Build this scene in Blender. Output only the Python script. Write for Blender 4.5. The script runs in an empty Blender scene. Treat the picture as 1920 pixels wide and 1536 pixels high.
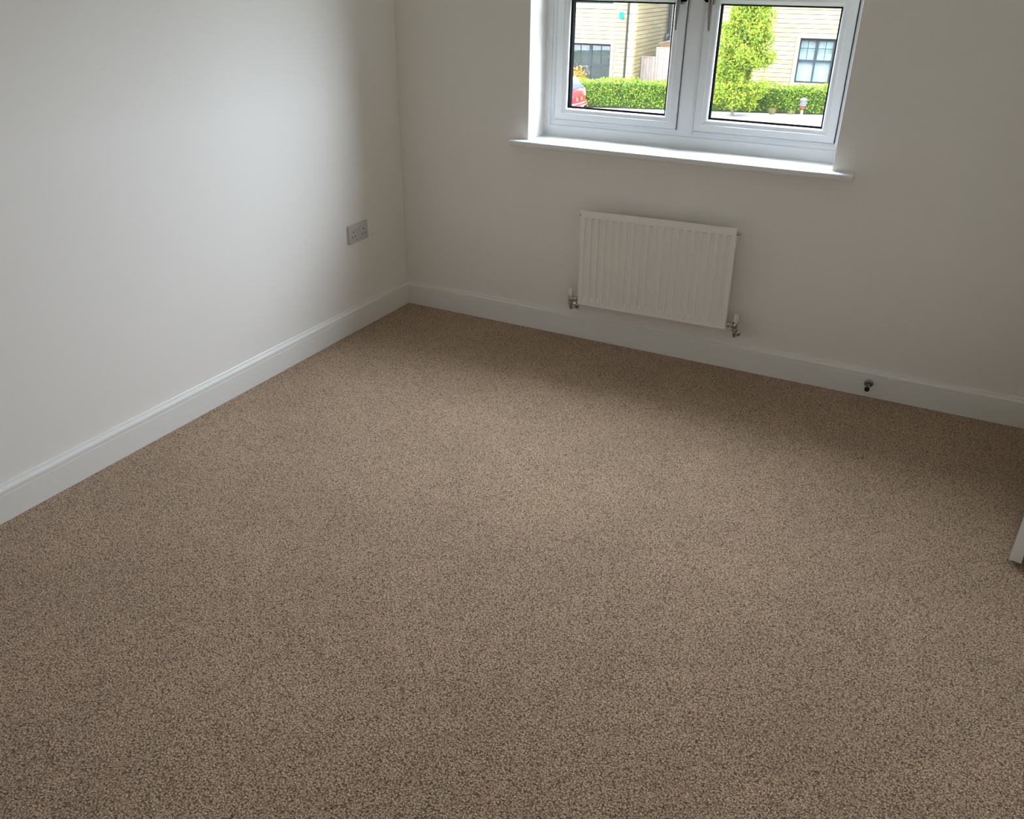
import bpy, bmesh, math, random
from mathutils import Matrix, Vector

random.seed(7)
scene = bpy.context.scene
COL = scene.collection

# ------------------------------------------------------------------ camera
def rot_axes(yaw, pitch, roll):
    d = Vector((math.sin(yaw) * math.cos(pitch), math.cos(yaw) * math.cos(pitch), -math.sin(pitch)))
    r = Vector((math.cos(yaw), -math.sin(yaw), 0))
    u = r.cross(d)
    r2 = r * math.cos(roll) + u * math.sin(roll)
    u2 = -r * math.sin(roll) + u * math.cos(roll)
    return r2, u2, d

cam_data = bpy.data.cameras.new('camera')
cam = bpy.data.objects.new('camera', cam_data)
COL.objects.link(cam)
R_, U_, D_ = rot_axes(-0.4745, 0.4823, 0.0134)
m = Matrix.Identity(4)
for i in range(3):
    m[i][0], m[i][1], m[i][2] = R_[i], U_[i], -D_[i]
m.translation = Vector((2.4397, -3.5041, 1.5623))
cam.matrix_world = m
cam_data.sensor_width = 36.0
cam_data.lens = 1552.3 * 36.0 / 1920.0
cam_data.clip_start = 0.02
cam_data.clip_end = 300
scene.camera = cam

# ------------------------------------------------------------------ sky, sun, exposure
SKY = 60.0                             # radiance of the zenith
world = bpy.data.worlds.new('sky')
scene.world = world
world.use_nodes = True
bg = world.node_tree.nodes['Background']
bg.inputs['Color'].default_value = (0.835, 0.93, 1.08, 1)
# standard overcast sky: the zenith three times as bright as the horizon, the same all the way round
_nt = world.node_tree
_tc = _nt.nodes.new('ShaderNodeTexCoord')
_sx = _nt.nodes.new('ShaderNodeSeparateXYZ')
_nt.links.new(_tc.outputs['Generated'], _sx.inputs[0])
_mr = _nt.nodes.new('ShaderNodeMapRange')
_mr.inputs['From Min'].default_value = 0.0; _mr.inputs['From Max'].default_value = 1.0
_mr.inputs['To Min'].default_value = SKY / 3; _mr.inputs['To Max'].default_value = SKY
_nt.links.new(_sx.outputs['Z'], _mr.inputs['Value'])
_nt.links.new(_mr.outputs[0], bg.inputs['Strength'])

sun_data = bpy.data.lights.new('sun', 'SUN')
sun_data.energy = 9.0
sun_data.angle = math.radians(6)
sun_data.color = (1.0, 0.95, 0.86)
sun = bpy.data.objects.new('sun', sun_data)
COL.objects.link(sun)
sun.location = (-6, -10, 14)
sun.rotation_euler = Vector((0.42, 0.72, -0.85)).to_track_quat('-Z', 'Y').to_euler()

portal_data = bpy.data.lights.new('window_portal', 'AREA')
portal_data.shape = 'RECTANGLE'
portal_data.size = 1.36
portal_data.size_y = 1.22
portal_data.energy = 1.0
portal_data.cycles.is_portal = True
portal = bpy.data.objects.new('window_portal', portal_data)
COL.objects.link(portal)
portal.location = (1.37, 0.31, 1.48)
portal.rotation_euler = (math.radians(-90), 0, 0)

vs = scene.view_settings
vs.view_transform = 'Standard'
vs.look = 'None'
vs.gamma = 1.0
vs.use_curve_mapping = False
vs.exposure = 0.0

cy = scene.cycles
cy.use_denoising = True
cy.use_adaptive_sampling = True
cy.adaptive_threshold = 0.02
cy.max_bounces = 12
cy.diffuse_bounces = 8
cy.glossy_bounces = 4
cy.transparent_max_bounces = 24
cy.caustics_reflective = False
cy.caustics_refractive = False

# ------------------------------------------------------------------ materials
def nodes_of(name):
    mt = bpy.data.materials.new(name)
    mt.use_nodes = True
    nt = mt.node_tree
    return mt, nt, nt.nodes['Principled BSDF']

def coords(nt, scale=None):
    tc = nt.nodes.new('ShaderNodeTexCoord')
    return tc.outputs['Object']

def noise(nt, vec, scale, detail=3.0, rough=0.6):
    n = nt.nodes.new('ShaderNodeTexNoise')
    n.inputs['Scale'].default_value = scale
    n.inputs['Detail'].default_value = detail
    n.inputs['Roughness'].default_value = rough
    nt.links.new(vec, n.inputs['Vector'])
    return n.outputs['Fac']

def ramp(nt, fac, stops):
    r = nt.nodes.new('ShaderNodeValToRGB')
    els = r.color_ramp.elements
    while len(els) < len(stops):
        els.new(0.5)
    for e, (pos, c) in zip(els, stops):
        e.position = pos
        e.color = (c[0], c[1], c[2], 1)
    nt.links.new(fac, r.inputs['Fac'])
    return r.outputs['Color']

def bump(nt, bsdf, height, strength, dist):
    b = nt.nodes.new('ShaderNodeBump')
    b.inputs['Strength'].default_value = strength
    b.inputs['Distance'].default_value = dist
    nt.links.new(height, b.inputs['Height'])
    nt.links.new(b.outputs['Normal'], bsdf.inputs['Normal'])
    return b

def simple(name, c0, c1=None, rough=0.5, scale=40.0, metal=0.0, bump_s=0.0, bump_d=0.001, spec=0.5, coat=0.0):
    """two close tones broken up by noise, with an optional fine relief"""
    mt, nt, b = nodes_of(name)
    c1 = c1 or tuple(x * 0.94 for x in c0)
    v = coords(nt)
    n = noise(nt, v, scale)
    nt.links.new(ramp(nt, n, [(0.3, c0), (0.7, c1)]), b.inputs['Base Color'])
    b.inputs['Roughness'].default_value = rough
    b.inputs['Metallic'].default_value = metal
    b.inputs['Specular IOR Level'].default_value = spec
    b.inputs['Coat Weight'].default_value = coat
    if bump_s:
        bump(nt, b, n, bump_s, bump_d)
    return mt

def carpet_material():
    mt, nt, b = nodes_of('carpet_twist_pile')
    v = coords(nt)
    fine = noise(nt, v, 250.0, 2.0, 0.75)
    tuft = nt.nodes.new('ShaderNodeTexVoronoi')
    tuft.inputs['Scale'].default_value = 240.0
    nt.links.new(v, tuft.inputs['Vector'])
    big = noise(nt, v, 2.6, 3.0, 0.6)
    mid = noise(nt, v, 14.0, 3.0, 0.6)
    add = nt.nodes.new('ShaderNodeMath'); add.operation = 'MULTIPLY_ADD'
    nt.links.new(tuft.outputs['Distance'], add.inputs[0]); add.inputs[1].default_value = -0.42
    nt.links.new(fine, add.inputs[2])
    col = ramp(nt, add.outputs[0], [(0.10, (0.092, 0.053, 0.027)), (0.33, (0.485, 0.325, 0.205)), (0.52, (0.97, 0.71, 0.505))])
    mr = nt.nodes.new('ShaderNodeMapRange')
    mr.inputs['From Min'].default_value = 0.3; mr.inputs['From Max'].default_value = 0.7
    mr.inputs['To Min'].default_value = 0.92; mr.inputs['To Max'].default_value = 1.07
    nt.links.new(big, mr.inputs['Value'])
    mr2 = nt.nodes.new('ShaderNodeMapRange')
    mr2.inputs['From Min'].default_value = 0.3; mr2.inputs['From Max'].default_value = 0.7
    mr2.inputs['To Min'].default_value = 0.94; mr2.inputs['To Max'].default_value = 1.06
    nt.links.new(mid, mr2.inputs['Value'])
    mu = nt.nodes.new('ShaderNodeMath'); mu.operation = 'MULTIPLY'
    nt.links.new(mr.outputs[0], mu.inputs[0]); nt.links.new(mr2.outputs[0], mu.inputs[1])
    vm = nt.nodes.new('ShaderNodeVectorMath'); vm.operation = 'SCALE'
    nt.links.new(col, vm.inputs[0]); nt.links.new(mu.outputs[0], vm.inputs['Scale'])
    nt.links.new(vm.outputs['Vector'], b.inputs['Base Color'])
    b.inputs['Roughness'].default_value = 0.95
    b.inputs['Specular IOR Level'].default_value = 0.1
    b.inputs['Sheen Weight'].default_value = 0.25
    b.inputs['Sheen Roughness'].default_value = 0.5
    bump(nt, b, add.outputs[0], 0.9, 0.006)
    return mt

def glass_material(name, tint=(1, 1, 1)):
    mt = bpy.data.materials.new(name)
    mt.use_nodes = True
    nt = mt.node_tree
    nt.nodes.clear()
    out = nt.nodes.new('ShaderNodeOutputMaterial')
    mix = nt.nodes.new('ShaderNodeMixShader')
    tr = nt.nodes.new('ShaderNodeBsdfTransparent')
    tr.inputs['Color'].default_value = (*tint, 1)
    gl = nt.nodes.new('ShaderNodeBsdfGlossy')
    gl.inputs['Roughness'].default_value = 0.02
    lw = nt.nodes.new('ShaderNodeLayerWeight')       # Schlick reflectance, the same on both faces of the sheet
    lw.inputs['Blend'].default_value = 0.5
    pw = nt.nodes.new('ShaderNodeMath'); pw.operation = 'POWER'
    nt.links.new(lw.outputs['Facing'], pw.inputs[0]); pw.inputs[1].default_value = 5.0
    ma = nt.nodes.new('ShaderNodeMath'); ma.operation = 'MULTIPLY_ADD'
    nt.links.new(pw.outputs[0], ma.inputs[0]); ma.inputs[1].default_value = 0.96; ma.inputs[2].default_value = 0.035
    nt.links.new(ma.outputs[0], mix.inputs['Fac'])
    nt.links.new(tr.outputs[0], mix.inputs[1])
    nt.links.new(gl.outputs[0], mix.inputs[2])
    nt.links.new(mix.outputs[0], out.inputs['Surface'])
    return mt

def leaf_material(name, stops, translucency=0.35):
    mt, nt, b = nodes_of(name)
    geo = nt.nodes.new('ShaderNodeNewGeometry')
    col = ramp(nt, geo.outputs['Random Per Island'], stops)
    nt.links.new(col, b.inputs['Base Color'])
    b.inputs['Roughness'].default_value = 0.45
    tl = nt.nodes.new('ShaderNodeBsdfTranslucent')
    nt.links.new(col, tl.inputs['Color'])
    mix = nt.nodes.new('ShaderNodeMixShader')
    mix.inputs['Fac'].default_value = translucency
    nt.links.new(b.outputs[0], mix.inputs[1])
    nt.links.new(tl.outputs[0], mix.inputs[2])
    nt.links.new(mix.outputs[0], nt.nodes['Material Output'].inputs['Surface'])
    return mt

M = {}
M['carpet'] = carpet_material()
M['paint'] = simple('matt_off_white_paint', (0.885, 0.85, 0.805), (0.875, 0.84, 0.795), 0.75, 260.0, bump_s=0.06, bump_d=0.0006, spec=0.3)
M['ceiling'] = simple('white_ceiling_paint', (0.90, 0.885, 0.865), None, 0.85, 200.0, bump_s=0.05, bump_d=0.0006)
M['gloss'] = simple('white_satin_woodwork', (0.84, 0.825, 0.79), (0.83, 0.815, 0.78), 0.34, 60.0)
M['upvc'] = simple('white_upvc', (0.88, 0.90, 0.93), (0.87, 0.89, 0.92), 0.28, 30.0)
M['sill'] = simple('white_gloss_board', (0.84, 0.84, 0.835), (0.82, 0.82, 0.815), 0.25, 25.0)
M['gasket'] = simple('black_rubber_seal', (0.0022, 0.0026, 0.0034), (0.0032, 0.0036, 0.0044), 0.7, 80.0, spec=0.0)
M['anthracite'] = simple('anthracite_outer_frame', (0.0045, 0.0060, 0.0085), (0.0060, 0.0075, 0.0100), 0.8, 30.0, spec=0.0)
M['rubber'] = simple('black_rubber', (0.008, 0.008, 0.008), (0.014, 0.013, 0.012), 0.5, 200.0)
M['chrome'] = simple('polished_chrome', (0.62, 0.61, 0.60), (0.55, 0.54, 0.53), 0.16, 90.0, metal=1.0)
M['enamel'] = simple('white_radiator_enamel', (0.90, 0.875, 0.83), (0.89, 0.865, 0.82), 0.33, 30.0)
M['plastic'] = simple('white_plastic', (0.60, 0.565, 0.555), (0.58, 0.545, 0.535), 0.35, 60.0)
M['handle'] = simple('dark_satin_chrome', (0.34, 0.335, 0.33), (0.28, 0.275, 0.27), 0.22, 90.0, metal=1.0)
M['cap'] = simple('white_valve_plastic', (0.80, 0.80, 0.77), None, 0.4, 60.0)
M['socketshade'] = simple('painted_socket_shade', (0.012, 0.010, 0.009), None, 0.8, 100.0)  # dark colour standing in for the shade inside socket openings
M['glass'] = glass_material('clear_window_glass', (0.985, 0.992, 0.99))
M['houseglass'] = glass_material('house_window_glass', (0.80, 0.83, 0.84))
M['stone_a'] = simple('buff_sandstone', (0.1320, 0.1057, 0.0536), (0.1139, 0.0892, 0.0438), 0.85, 5.0, bump_s=0.5, bump_d=0.02)  # exposure put into the colour: outdoor tones below are darker than real
M['stone_b'] = simple('pale_sandstone', (0.1420, 0.1172, 0.0633), (0.1260, 0.1019, 0.0536), 0.85, 5.0, bump_s=0.5, bump_d=0.02)
M['stone_c'] = simple('rosy_sandstone', (0.1278, 0.0968, 0.0536), (0.1099, 0.0814, 0.0428), 0.85, 5.0, bump_s=0.5, bump_d=0.02)
M['mortar'] = simple('mortar', (0.0559, 0.0447, 0.0242), (0.0446, 0.0356, 0.0194), 0.95, 14.0)
M['dressed'] = simple('dressed_stone', (0.1485, 0.1298, 0.0701), (0.1410, 0.1223, 0.0641), 0.8, 6.0)
M['slate'] = simple('grey_slate', (0.0216, 0.0234, 0.0270), (0.0324, 0.0342, 0.0360), 0.6, 9.0)
M['greyframe'] = simple('slate_grey_frame', (0.0129, 0.0151, 0.0174), (0.0113, 0.0136, 0.0151), 0.4, 20.0)
M['blind'] = simple('pale_blind_fabric', (0.2567, 0.2815, 0.2898), (0.2401, 0.2650, 0.2732), 0.9, 12.0)
M['roomreflect'] = simple('room_surface_with_reflection', (0.1120, 0.1120, 0.1040), (0.0720, 0.0720, 0.0720), 0.9, 3.0)  # room backing, lightened to stand in for reflections in the panes
M['pipe'] = simple('black_rainwater_pipe', (0.0125, 0.0118, 0.0112), (0.0100, 0.0095, 0.0090), 0.5, 30.0)
M['soilpipe'] = simple('grey_soil_pipe', (0.0306, 0.0342, 0.0432), (0.0252, 0.0288, 0.0360), 0.45, 14.0)
M['blue'] = simple('bright_blue_plastic', (0.0039, 0.1105, 0.1755), (0.0039, 0.1235, 0.1885), 0.4, 30.0, spec=0.3)
M['fence'] = simple('weathered_timber_boards', (0.1481, 0.1171, 0.0948), (0.1132, 0.0892, 0.0716), 0.9, 7.0, bump_s=0.3, bump_d=0.01)
M['fence_b'] = simple('greyed_timber_boards', (0.1259, 0.1069, 0.0912), (0.1008, 0.0836, 0.0698), 0.9, 7.0, bump_s=0.3, bump_d=0.01)
M['shed'] = simple('tan_shed_timber', (0.1310, 0.0857, 0.0428), (0.1109, 0.0706, 0.0353), 0.9, 9.0)
M['shedroof'] = simple('blue_grey_felt', (0.0360, 0.0504, 0.0720), (0.0432, 0.0576, 0.0792), 0.9, 20.0)
M['red'] = simple('red_car_paint', (0.1404, 0.0056, 0.0103), (0.1310, 0.0047, 0.0094), 0.3, 3.0, coat=0.8)
M['carglass'] = simple('tinted_car_glass', (0.02, 0.025, 0.03), (0.03, 0.035, 0.04), 0.06, 3.0)
M['lampglass'] = simple('red_tail_lamp', (0.1512, 0.0360, 0.0360), (0.1800, 0.0720, 0.0720), 0.12, 25.0)
M['plate'] = simple('number_plate', (0.1620, 0.1440, 0.0432), None, 0.4, 10.0)
M['asphalt'] = simple('asphalt', (0.0504, 0.0504, 0.0522), (0.0378, 0.0378, 0.0396), 0.95, 60.0)
M['paving'] = simple('pale_paving', (0.1215, 0.1166, 0.1094), (0.1033, 0.1002, 0.0942), 0.9, 8.0)
M['kerb'] = simple('kerb_stone', (0.0828, 0.0810, 0.0756), None, 0.9, 20.0)
M['soil'] = simple('bark_mulch', (0.0324, 0.0198, 0.0126), (0.0180, 0.0108, 0.0072), 0.95, 30.0)
M['lawn'] = simple('lawn', (0.0216, 0.0432, 0.0072), (0.0324, 0.0540, 0.0108), 0.9, 12.0)
M['hedge'] = leaf_material('hedge_leaves', [(0.0, (0.0114, 0.0288, 0.0043)), (0.45, (0.0536, 0.1066, 0.0078)), (0.8, (0.1197, 0.1728, 0.0095)), (1.0, (0.1890, 0.2131, 0.0216))])
M['treeleaf'] = leaf_material('tree_leaves', [(0.0, (0.0254, 0.0545, 0.0060)), (0.5, (0.0906, 0.1443, 0.0099)), (0.85, (0.1739, 0.1989, 0.0149)), (1.0, (0.2463, 0.2310, 0.0298))])
M['orange'] = leaf_material('orange_leaves', [(0.0, (0.1008, 0.0454, 0.0076)), (0.6, (0.2016, 0.1008, 0.0151)), (1.0, (0.2268, 0.1663, 0.0302))])
M['straw'] = leaf_material('straw_blades', [(0.0, (0.0749, 0.0562, 0.0234)), (0.6, (0.1404, 0.1123, 0.0468)), (1.0, (0.1685, 0.1544, 0.0702))])
M['twig'] = simple('dark_twigs', (0.020, 0.032, 0.010), (0.012, 0.020, 0.007), 0.95, 10.0)
M['bark'] = simple('pale_bark', (0.0720, 0.0594, 0.0396), (0.0540, 0.0432, 0.0288), 0.9, 20.0)
M['bollardgrey'] = simple('grey_bollard_metal', (0.0540, 0.0576, 0.0684), (0.0648, 0.0684, 0.0792), 0.4, 20.0)
M['bollardred'] = simple('red_brown_band', (0.0792, 0.0180, 0.0108), (0.0648, 0.0180, 0.0108), 0.6, 20.0)
M['bollardpost'] = simple('pale_timber_post', (0.0936, 0.0792, 0.0504), None, 0.8, 20.0)

for _k in ('stone_a', 'stone_b', 'stone_c', 'mortar', 'dressed', 'slate', 'greyframe', 'blind', 'roomreflect', 'pipe', 'soilpipe', 'blue', 'fence', 'fence_b',
           'shed', 'shedroof', 'asphalt', 'paving', 'kerb', 'soil', 'lawn', 'twig', 'bark', 'bollardgrey', 'bollardred', 'bollardpost', 'hedge', 'treeleaf', 'orange', 'straw'):
    M[_k].node_tree.nodes['Principled BSDF'].inputs['Specular IOR Level'].default_value = 0.08
    M[_k].node_tree.nodes['Principled BSDF'].inputs['Roughness'].default_value = 0.8

# ------------------------------------------------------------------ mesh helpers
class MB:
    def __init__(self):
        self.v = []
        self.f = []

    def add(self, verts, faces):
        o = len(self.v)
        self.v += [tuple(p) for p in verts]
        self.f += [tuple(i + o for i in fc) for fc in faces]
        return self

    def box(self, x0, x1, y0, y1, z0, z1):
        return self.add([(x0, y0, z0), (x1, y0, z0), (x1, y1, z0), (x0, y1, z0),
                         (x0, y0, z1), (x1, y0, z1), (x1, y1, z1), (x0, y1, z1)],
                        [(0, 3, 2, 1), (4, 5, 6, 7), (0, 1, 5, 4), (1, 2, 6, 5), (2, 3, 7, 6), (3, 0, 4, 7)])

    def tube(self, pts, radii, n=14, cap=True):
        """round tube through points"""
        pts = [Vector(p) for p in pts]
        if not isinstance(radii, (list, tuple)):
            radii = [radii] * len(pts)
        rings = []
        ref = None
        for i, p in enumerate(pts):
            a = pts[max(i - 1, 0)]
            b = pts[min(i + 1, len(pts) - 1)]
            t = (b - a).normalized() if (b - a).length > 1e-9 else Vector((0, 0, 1))
            if ref is None or abs(ref.dot(t)) > 0.95:
                ref = Vector((1, 0, 0)) if abs(t.x) < 0.8 else Vector((0, 1, 0))
            e1 = (ref - t * ref.dot(t)).normalized()
            e2 = t.cross(e1)
            ref = e1
            rings.append([p + (e1 * math.cos(2 * math.pi * k / n) + e2 * math.sin(2 * math.pi * k / n)) * radii[i] for k in range(n)])
        verts = [q for r in rings for q in r]
        faces = []
        for i in range(len(rings) - 1):
            for k in range(n):
                k2 = (k + 1) % n
                faces.append((i * n + k, i * n + k2, (i + 1) * n + k2, (i + 1) * n + k))
        if cap:
            faces.append(tuple(reversed(range(n))))
            faces.append(tuple((len(rings) - 1) * n + k for k in range(n)))
        return self.add(verts, faces)

    def lathe(self, base, axis, prof, n=24):
        """prof: (distance along axis, radius)"""
        axis = Vector(axis).normalized()
        base = Vector(base)
        ref = Vector((1, 0, 0)) if abs(axis.x) < 0.8 else Vector((0, 0, 1))
        e1 = (ref - axis * ref.dot(axis)).normalized()
        e2 = axis.cross(e1)
        verts, faces = [], []
        for h, r in prof:
            for k in range(n):
                a = 2 * math.pi * k / n
                verts.append(base + axis * h + (e1 * math.cos(a) + e2 * math.sin(a)) * max(r, 1e-5))
        for i in range(len(prof) - 1):
            for k in range(n):
                k2 = (k + 1) % n
                faces.append((i * n + k, i * n + k2, (i + 1) * n + k2, (i + 1) * n + k))
        faces.append(tuple(reversed(range(n))))
        faces.append(tuple((len(prof) - 1) * n + k for k in range(n)))
        return self.add(verts, faces)

    def ring(self, x0, x1, z0, z1, prof, widths):
        """mitred rectangular frame in the xz plane.
        prof: closed loop of (fraction of side width + extra metres, y); widths: (left, right, bottom, top)"""
        wl, wr, wb, wt = widths
        n = len(prof)
        verts = []
        for (f, ex, y) in prof:
            l, r, b, t = x0 + wl * f + ex, x1 - wr * f - ex, z0 + wb * f + ex, z1 - wt * f - ex
            verts += [(l, y, b), (r, y, b), (r, y, t), (l, y, t)]
        faces = []
        for i in range(n):
            j = (i + 1) % n
            for k in range(4):
                k2 = (k + 1) % 4
                faces.append((i * 4 + k, i * 4 + k2, j * 4 + k2, j * 4 + k))
        return self.add(verts, faces)

    def extrude(self, prof, path_a, path_b):
        """prof points given at both ends as 3D lists"""
        n = len(prof)
        verts = list(path_a) + list(path_b)
        faces = [(i, (i + 1) % n, n + (i + 1) % n, n + i) for i in range(n)]
        faces.append(tuple(reversed(range(n))))
        faces.append(tuple(range(n, 2 * n)))
        return self.add(verts, faces)

    def mesh(self, name, mat, smooth=False, bevel=0.0, seg=2, angle=40):
        me = bpy.data.meshes.new(name)
        me.from_pydata(self.v, [], self.f)
        bm = bmesh.new()
        bm.from_mesh(me)
        bmesh.ops.recalc_face_normals(bm, faces=bm.faces)
        if bevel:
            ed = [e for e in bm.edges if len(e.link_faces) == 2 and e.calc_face_angle(0) > math.radians(35)]
            bmesh.ops.bevel(bm, geom=ed, offset=bevel, segments=seg, affect='EDGES', profile=0.6, clamp_overlap=True)
        bm.to_mesh(me)
        bm.free()
        if smooth or bevel:
            me.set_sharp_from_angle(angle=math.radians(angle))
            me.polygons.foreach_set('use_smooth', [True] * len(me.polygons))
            me.set_sharp_from_angle(angle=math.radians(angle))
        me.materials.append(mat)
        return me

    def build(self, name, mat, parent=None, **kw):
        o = bpy.data.objects.new(name, self.mesh(name, mat, **kw))
        COL.objects.link(o)
        if parent is not None:
            place(o, parent)
        return o

ORIGIN = {}
def place(o, parent):
    """parent o; vertices were given in world space, so undo the parent's location"""
    o.parent = parent
    w = world_mat(parent)
    o.matrix_parent_inverse = w.inverted()

def world_mat(o):
    if o.parent is None:
        return Matrix.LocRotScale(o.location, o.rotation_euler, o.scale)
    return world_mat(o.parent) @ o.matrix_parent_inverse @ Matrix.LocRotScale(o.location, o.rotation_euler, o.scale)

def empty(name, loc=(0, 0, 0)):
    o = bpy.data.objects.new(name, None)
    o.empty_display_size = 0.1
    o.location = loc
    COL.objects.link(o)
    return o

def tag(o, label=None, cat=None, group=None, kind=None):
    if label: o['label'] = label
    if cat: o['category'] = cat
    if group: o['group'] = group
    if kind: o['kind'] = kind
    return o

# ------------------------------------------------------------------ room shell
RX, RY, RZ = 3.0, -4.35, 2.4          # right wall, back wall, ceiling
WX0, WX1, WZ0, WZ1 = 0.704, 2.030, 0.880, 2.085   # window opening in the inner leaf
# floor
fl = MB().box(-0.02, RX + 1.3, RY - 0.02, 0.02, -0.12, 0.0).build('floor', M['carpet'])
tag(fl, 'beige brown twist pile carpet covering the whole floor', 'carpet', kind='structure')
# left wall
wl = MB().box(-0.12, 0.0, RY, 0.0, -0.12, RZ).build('wall_left', M['paint'])
tag(wl, 'plain off white painted wall left of the window', 'wall', kind='structure')
# window wall: inner leaf and outer leaf with an opening each
def holed(mb, x0, x1, z0, z1, hx0, hx1, hz0, hz1, y0, y1):
    def P(x, z): return [(x, y0, z), (x, y1, z)]
    o = [P(x0, z0), P(x1, z0), P(x1, z1), P(x0, z1)]
    h = [P(hx0, hz0), P(hx1, hz0), P(hx1, hz1), P(hx0, hz1)]
    verts = [q for a in o + h for q in a]
    faces = []
    for k in range(4):
        k2 = (k + 1) % 4
        faces.append((2 * k, 2 * k2, 8 + 2 * k2, 8 + 2 * k))
        faces.append((2 * k + 1, 8 + 2 * k + 1, 8 + 2 * k2 + 1, 2 * k2 + 1))
        faces.append((2 * k, 2 * k + 1, 2 * k2 + 1, 2 * k2))
        faces.append((8 + 2 * k, 8 + 2 * k2, 8 + 2 * k2 + 1, 8 + 2 * k + 1))
    return mb.add(verts, faces)
ww = MB()
holed(ww, -0.12, RX + 1.3, -0.12, RZ, WX0, WX1, WZ0, WZ1, 0.0, 0.165)
ww = ww.build('wall_window', M['paint'], bevel=0.003, seg=2)
tag(ww, 'off white painted wall holding the window and radiator', 'wall', kind='structure')
ol = MB()
holed(ol, -0.4, RX + 1.6, -3.4, RZ + 0.4, 0.68, 2.054, 0.895, 2.10, 0.236, 0.34)
ol.build('outer_leaf', M['stone_a'], ww)
# strip closing the cavity around the window frame
cv = MB()
holed(cv, 0.3, 2.4, 0.6, 2.35, 0.676, 2.058, 0.886, 2.104, 0.165, 0.236)
cv.build('cavity_closer', M['mortar'], ww)
# back wall, ceiling
bw = MB().box(-0.12, RX + 1.3, RY - 0.12, RY, -0.12, RZ).build('wall_back', M['paint'])
tag(bw, 'plain off white wall behind the viewer', 'wall', kind='structure')
ce = MB().box(-0.12, RX + 1.3, RY - 0.12, 0.165, RZ, RZ + 0.15).build('ceiling', M['ceiling'])
tag(ce, 'flat white painted ceiling', 'ceiling', kind='structure')
# right wall with a doorway next to the window wall
DY0, DY1, DZ = -1.045, -0.245, 2.02
rw = MB()
def holed_x(mb, y0, y1, z0, z1, hy0, hy1, hz1, xa, xb):
    mb.box(xa, xb, y0, hy0, z0, z1)
    mb.box(xa, xb, hy1, y1, z0, z1)
    mb.box(xa, xb, hy0, hy1, hz1, z1)
    return mb
holed_x(rw, RY, 0.0, -0.12, RZ, DY0, DY1, DZ, RX, RX + 0.1)
rw = rw.build('wall_right', M['paint'])
tag(rw, 'off white wall with the doorway, right of the window', 'wall', kind='structure')
hw = MB().box(RX + 1.2, RX + 1.3, RY, 0.0, -0.12, RZ).build('wall_hall', M['paint'])
tag(hw, 'far wall of the hall beyond the doorway', 'wall', kind='structure')

# skirting boards: moulded profile (distance from wall, height)
SK = [(0, 0), (0.0185, 0), (0.0185, 0.0885), (0.0168, 0.0897), (0.0168, 0.0915), (0.0185, 0.0927), (0.0185, 0.1030), (0.0177, 0.1060), (0.0155, 0.1078),
      (0.0090, 0.1090), (0.0068, 0.1105), (0.0058, 0.1185), (0.0045, 0.1200), (0, 0.1200)]
def skirting(name, a, b, n, mitre_a, mitre_b, label):
    """a,b: ends on the wall line, n: inward normal; mitre: how far the end slides along per metre of depth"""
    a, b, n = Vector((*a, 0)), Vector((*b, 0)), Vector((*n, 0))
    t = (b - a).normalized()
    pa = [a + n * d + t * (d * mitre_a) + Vector((0, 0, z)) for d, z in SK]
    pb = [b + n * d - t * (d * mitre_b) + Vector((0, 0, z)) for d, z in SK]
    o = MB().extrude(SK, pa, pb).build(name, M['gloss'])
    tag(o, label, 'skirting board', kind='structure')
    return o
skirting('baseboard_left', (0, RY), (0, 0), (1, 0), 1, 1, 'white moulded skirting board along the left wall')
skirting('baseboard_window', (0, 0), (RX, 0), (0, -1), 1, 1, 'white moulded skirting board under the radiator')
skirting('baseboard_back', (RX, RY), (0, RY), (0, 1), 1, 1, 'white skirting board along the back wall')
skirting('baseboard_right', (RX, DY0 - 0.075), (RX, RY), (-1, 0), 0, 1, 'white skirting board along the right wall')

# window board (sill)
sb = MB()
prof = [(0.170, 0.878), (-0.049, 0.878), (-0.0535, 0.8795), (-0.0562, 0.883), (-0.057, 0.888), (-0.0568, 0.8965), (-0.0555, 0.9005), (-0.053, 0.9025), (-0.0505, 0.903), (0.170, 0.903)]
# board body: horned at both ends in front of the wall face
front = [p for p in prof if p[0] < 0.0]
fa = [(0.633, 0.0, 0.878)] + [(0.633, y, z) for y, z in front] + [(0.633, 0.0, 0.903)]
fb = [(2.115, 0.0, 0.878)] + [(2.115, y, z) for y, z in front] + [(2.115, 0.0, 0.903)]
sb.extrude(fa, fa, fb)
sb.box(WX0 + 0.0005, WX1 - 0.0005, 0.0, 0.1635, 0.8805, 0.903)
sb = sb.build('trim_1', M['sill'], smooth=True)
tag(sb, 'white window board with rounded nose under the window', 'window sill', kind='structure')

# ------------------------------------------------------------------ window
win = empty('window_1', (1.367, 0.2, 0.903))
tag(win, 'white two casement window looking out on the street', 'window', kind='structure')
FY = 0.163
fr_prof = [(0, 0, FY), (0.70, 0, FY), (0.715, 0, FY + 0.006), (0.88, 0, FY + 0.007), (0.97, 0, FY + 0.010), (1.0, 0, FY + 0.012),
           (1.0, 0, 0.200), (1.0, 0.012, 0.200), (1.0, 0.012, 0.234), (0, 0, 0.234)]
MB().ring(0.684, 2.050, 0.893, 2.100, fr_prof, (0.0725, 0.0495, 0.0835, 0.075)).build('frame', M['upvc'], win)
# mullion
ml = MB()
mp = [(1.340, FY + 0.010), (1.3445, FY + 0.004), (1.3485, FY + 0.002), (1.3525, FY), (1.4015, FY), (1.4055, FY + 0.002), (1.4095, FY + 0.004), (1.414, FY + 0.010),
      (1.414, 0.2), (1.426, 0.2), (1.426, 0.234), (1.328, 0.234), (1.328, 0.2), (1.340, 0.2)]
ml.extrude(mp, [(x, y, 0.9605) for x, y in mp], [(x, y, 2.0400) for x, y in mp])
ml.build('mullion', M['upvc'], win)

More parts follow.
